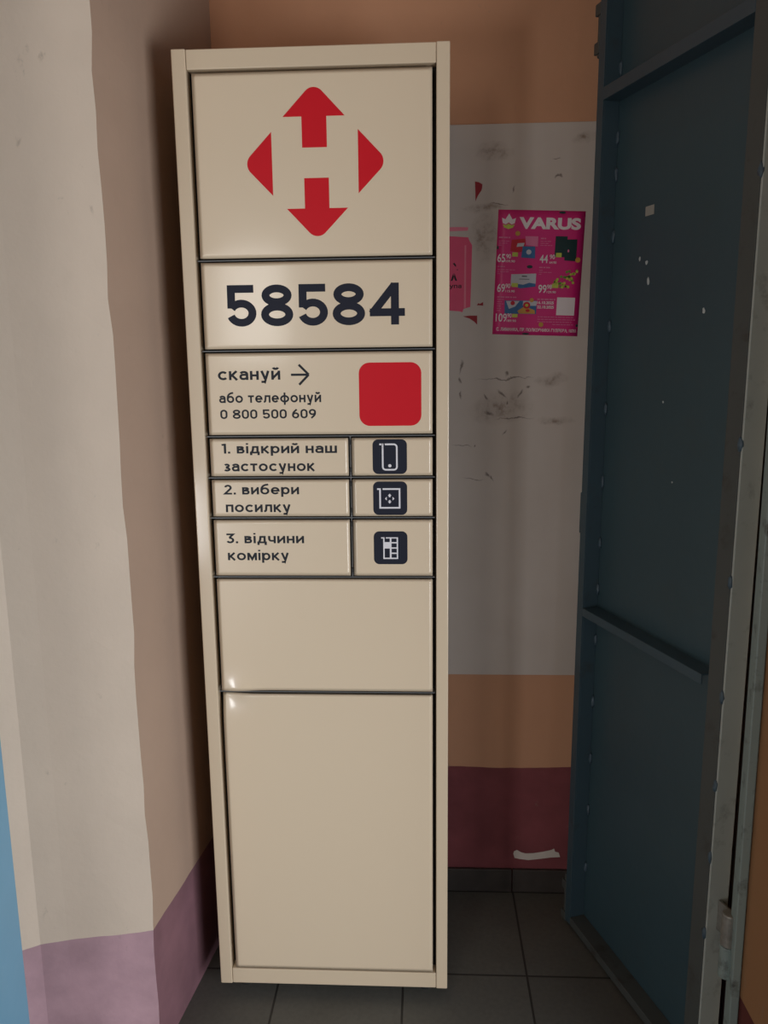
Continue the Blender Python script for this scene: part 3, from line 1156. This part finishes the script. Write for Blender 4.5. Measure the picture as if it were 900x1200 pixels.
for (a, b, c0, d0) in ((0.185, 0.250, 0.335, 0.368), (0.690, 0.755, 0.332, 0.366), (0.195, 0.270, 0.580, 0.612), (0.665, 0.740, 0.580, 0.612), (0.222, 0.285, 0.830, 0.858)):
    bm = bmesh.new()
    plate(bm, FR(a, b, c0, d0), YP - 0.0003, TH)
    obj('price_tag', bm, M['print_lime'], fl)
bm = bmesh.new()
plate(bm, FR(0.735, 0.945, 0.687, 0.832), YP, TH)
obj('code_box', bm, M['print_white'], fl)
for (cx, cy, rx, rz, tilt) in ((0.735, 0.014, 0.04, 0.010, 0), (0.395, 0.447, 0.035, 0.014, 0), (0.012, 0.30, 0.010, 0.016, 0), (0.985, 0.912, 0.014, 0.012, 0), (0.39, 0.990, 0.045, 0.008, 0)):
    bm = bmesh.new()
    plate(bm, [U((cx + rx * math.cos(t), cy + rz * math.sin(t))) for t in [0, 0.7, 1.5, 2.4, 3.14, 3.9, 4.7, 5.5]], YP, TH)
    obj('leaf_decoration', bm, M['print_darkgreen'], fl)
for (cx, cy, r_) in ((0.235, 0.185, 0.028), (0.945, 0.385, 0.030), (0.44, 0.715, 0.025), (0.565, 0.912, 0.028)):
    bm = bmesh.new()
    plate(bm, [U(q) for q in circle(cx, cy, r_, 14, r_ * 0.7)], YP - 0.0006, TH)
    obj('coin_decoration', bm, M['print_yellow'], fl)

# ------------------------------------------------------------------ pink leaflet partly behind the locker
pk = thing('leaflet', 'torn pink leaflet with dark lettering, half hidden behind the locker edge', 'leaflet', (0.50, YN - 0.0004, 1.57))
bm = bmesh.new()
edge = [(-0.06, 0.0), (0.030, -0.001), (0.062, -0.004), (0.0695, -0.006), (0.072, 0.002), (0.088, 0.006), (0.0895, 0.05), (0.0905, 0.10), (0.0915, 0.150), (0.085, 0.160), (0.082, 0.168), (0.03, 0.172), (-0.06, 0.172)]
plate(bm, edge, -0.0004, 0.0006)
obj('paper', bm, M['pinkfilm'], pk)
bm = bmesh.new()
plate(bm, [(-0.06, 0.184), (0.05, 0.183), (0.081, 0.1835), (0.082, 0.191), (0.06, 0.192), (-0.06, 0.1915)], -0.0004, 0.0006)
obj('tape_strip', bm, M['pinkfilm_light'], pk)
bm = bmesh.new()
plate(bm, [(0.0725, 0.004), (0.0775, 0.004), (0.0775, 0.150), (0.0735, 0.150)], -0.0007, 0.0003)
obj('tape_strip', bm, M['pinkfilm_light'], pk)
bm = bmesh.new()
lettering(bm, 'А', 0.0405, 0.0560, 0.0680, 0.0165, 'А', 0.06, -0.0007)
obj('lettering', bm, M['print_black'], pk)
bm = bmesh.new()
lettering(bm, 'група', 0.020, 0.0665, 0.0510, 0.0072, 'н', 0.02, -0.0007)
obj('lettering', bm, M['print_black'], pk)
bm = bmesh.new()
plate(bm, [(0.0455, 0.108), (0.0490, 0.104), (0.0530, 0.100), (0.0535, 0.1045), (0.0495, 0.110)], -0.0007, 0.0003)
plate(bm, circle(0.0565, 0.0935, 0.0013, 8), -0.0007, 0.0003)
obj('ink_mark', bm, M['print_black'], pk)


# scraps of torn posters
def scrap(label, pts, mat='darkred', name='paper_scrap', y=YN, grp=None):
    bm = bmesh.new()
    plate(bm, pts, y - 0.0006, 0.0008)
    return tag(obj(name, bm, M[mat]), label, 'paper scrap', grp or ('torn poster scraps on the board' if mat == 'darkred' else None))


scrap('dark red torn paper corner on the board above the pink leaflet', [(0.5972, 1.8642), (0.606, 1.8625), (0.6145, 1.8578), (0.6140, 1.849), (0.6118, 1.8431), (0.604, 1.832), (0.5988, 1.820)])
scrap('dark red triangular paper corner on the board just below the pink leaflet', [(0.5702, 1.5541), (0.588, 1.5555), (0.6051, 1.5554), (0.6053, 1.5338), (0.597, 1.542), (0.586, 1.549)])
scrap('tiny ragged dark red paper bit right of the pink leaflet', [(0.6037, 1.5799), (0.608, 1.585), (0.611, 1.583), (0.6193, 1.5873), (0.6194, 1.5786), (0.611, 1.5795)])
scrap('white torn paper strip stuck low on the dark red wall base', [(0.720, 0.118), (0.728, 0.122), (0.740, 0.115), (0.752, 0.112), (0.772, 0.113), (0.800, 0.118), (0.822, 0.124), (0.829, 0.128), (0.832, 0.119), (0.842, 0.116), (0.846, 0.103), (0.820, 0.101), (0.790, 0.096), (0.760, 0.092), (0.735, 0.095), (0.722, 0.098), (0.718, 0.110)], 'peeled', 'paper_scrap', YB)

# ------------------------------------------------------------------ steel door leaf, open into the recess
ROT = math.atan2(-0.947, 0.3216)
dr = thing('door_1', 'open teal blue steel door leaf with welded angle frame at the right', 'door', (0.8475, 0.2492, 0.0), ROT)
dr.rotation_euler = (-0.007, 0, ROT)
dr['kind'] = 'structure'
DT = 2.42
bm = bmesh.new()
box(bm, -0.020, 0.497, 0.0405, 0.0435, 0.014, DT)
obj('panel', bm, M['door_panel'], dr)
bm = bmesh.new()
box(bm, -0.026, -0.001, 0.0, 0.004, 0.012, DT, 0.0008)
box(bm, -0.005, -0.001, 0.004, 0.0404, 0.012, DT, 0.0008)
box(bm, -0.026, -0.022, 0.004, 0.0435, 0.012, DT, 0.0008)
obj('stile', bm, M['door_frame'], dr)
bm = bmesh.new()
box(bm, 0.459, 0.499, 0.0, 0.0404, 0.012, DT, 0.0015)
obj('stile', bm, M['door_grime'], dr)
bm = bmesh.new()
box(bm, 0.4994, 0.5040, 0.001, 0.0455, 0.012, DT, 0.0012)
e = obj('edge_strip', bm, M['door_edge'], dr)
e['label'] = 'worn pale grey edge strip'
for z0, z1, s1 in ((0.842, 0.862, 0.440), (1.994, 2.020, 0.459)):
    bm = bmesh.new()
    box(bm, -0.0008, s1, 0.0, 0.0030, z0, z1, 0.0008)
    box(bm, -0.0008, s1, 0.0028, 0.0404, z1 - 0.003, z1, 0.0005)
    if z0 > 1.5:
        box(bm, -0.0008, s1, 0.0028, 0.0404, z0, z0 + 0.003, 0.0005)
    obj('brace', bm, M['door_frame'], dr)
bm = bmesh.new()
box(bm, -0.0008, 0.459, 0.0, 0.0404, 0.013, 0.034, 0.0012)
obj('bottom_rail', bm, M['door_grime'], dr)
bm = bmesh.new()
box(bm, -0.0008, 0.459, 0.0, 0.0404, DT - 0.04, DT, 0.0012)
obj('top_rail', bm, M['door_frame'], dr)


def blob(bm, x, y, z, rx, ry, rz, seed):
    rg = random.Random(seed)
    t = bmesh.new()
    bmesh.ops.create_icosphere(t, subdivisions=2, radius=1.0)
    for v in t.verts:
        s_ = 1 + rg.uniform(-0.22, 0.22)
        v.co = Vector((x + v.co.x * rx * s_, y + v.co.y * ry * s_, z + v.co.z * rz * s_))
    for f in t.faces:
        f.smooth = True
    me = bpy.data.meshes.new('tmp')
    t.to_mesh(me)
    t.free()
    bm.from_mesh(me)
    bpy.data.meshes.remove(me)


for i, z in enumerate((2.06, 1.92, 1.845, 1.715, 1.52, 1.335, 1.165, 1.02, 0.905, 0.78, 0.62, 0.47, 0.33, 0.17)):
    bm = bmesh.new()
    blob(bm, 0.0015, 0.0385, z, 0.0045, 0.0045, 0.015, i)
    obj('weld', bm, M['weld'], dr)
for i, z in enumerate((1.745, 1.30, 1.055, 0.84, 0.665, 0.52, 0.36)):
    bm = bmesh.new()
    blob(bm, 0.4985, 0.0008, z, 0.006, 0.004, 0.013, 40 + i)
    obj('weld', bm, M['weld'], dr)
# lock keep on the free edge
bm = bmesh.new()
box(bm, -0.033, -0.026, 0.001, 0.032, 1.040, 1.138, 0.0015)
obj('latch_plate', bm, M['door_frame'], dr)
# bolts, top and bottom of the free edge
for z0, z1, g0 in ((0.0, 0.135, 0.105), (2.09, 2.20, 2.185)):
    bm = bmesh.new()
    cyl(bm, (-0.036, 0.010, (z0 + z1) / 2), (0, 0, 1), 0.0075, z1 - z0, 14, bev=0.0015)
    b_ = obj('bolt', bm, M['door_grime'], dr)
    for zz in (z0 + 0.018, g0):
        bm = bmesh.new()
        box(bm, -0.047, -0.0255, -0.001, 0.021, zz - 0.012, zz + 0.012, 0.002)
        obj('bolt_guide', bm, M['door_grime'], b_)
# hinge
for nm, z0, z1, mt, rr in (('hinge', 0.366, 0.432, 'steel_dirty', 0.0138), ('hinge', 0.300, 0.3655, 'jamb', 0.0138)):
    bm = bmesh.new()
    cyl(bm, (0.545, 0.016, (z0 + z1) / 2), (0, 0, 1), rr, z1 - z0, 24, bev=0.0025)
    if z0 > 0.35:
        box(bm, 0.504, 0.545, 0.022, 0.0265, z0 + 0.002, z1 - 0.002, 0.0008)
    obj(nm, bm, M[mt], dr, smooth=False)
# sticker and bare chips in the paint
bm = bmesh.new()
box(bm, 0.118, 0.148, 0.0400, 0.0406, 1.738, 1.757)
obj('sticker', bm, M['sticker'], dr)
rng = random.Random(11)
for (s_, z, a, b) in ((0.105, 1.655, 0.004, 0.006), (0.130, 1.645, 0.006, 0.006), (0.140, 1.605, 0.006, 0.010), (0.325, 1.535, 0.005, 0.008), (0.215, 1.36, 0.004, 0.004), (0.26, 1.20, 0.003, 0.003)):
    bm = bmesh.new()
    pts = [(s_ + a * math.cos(t) * rng.uniform(0.5, 1), z + b * math.sin(t) * rng.uniform(0.5, 1)) for t in [i * math.pi / 4 for i in range(8)]]
    plate(bm, pts, 0.0402, 0.0005)
    obj('paint_chip', bm, M['chip'], dr)
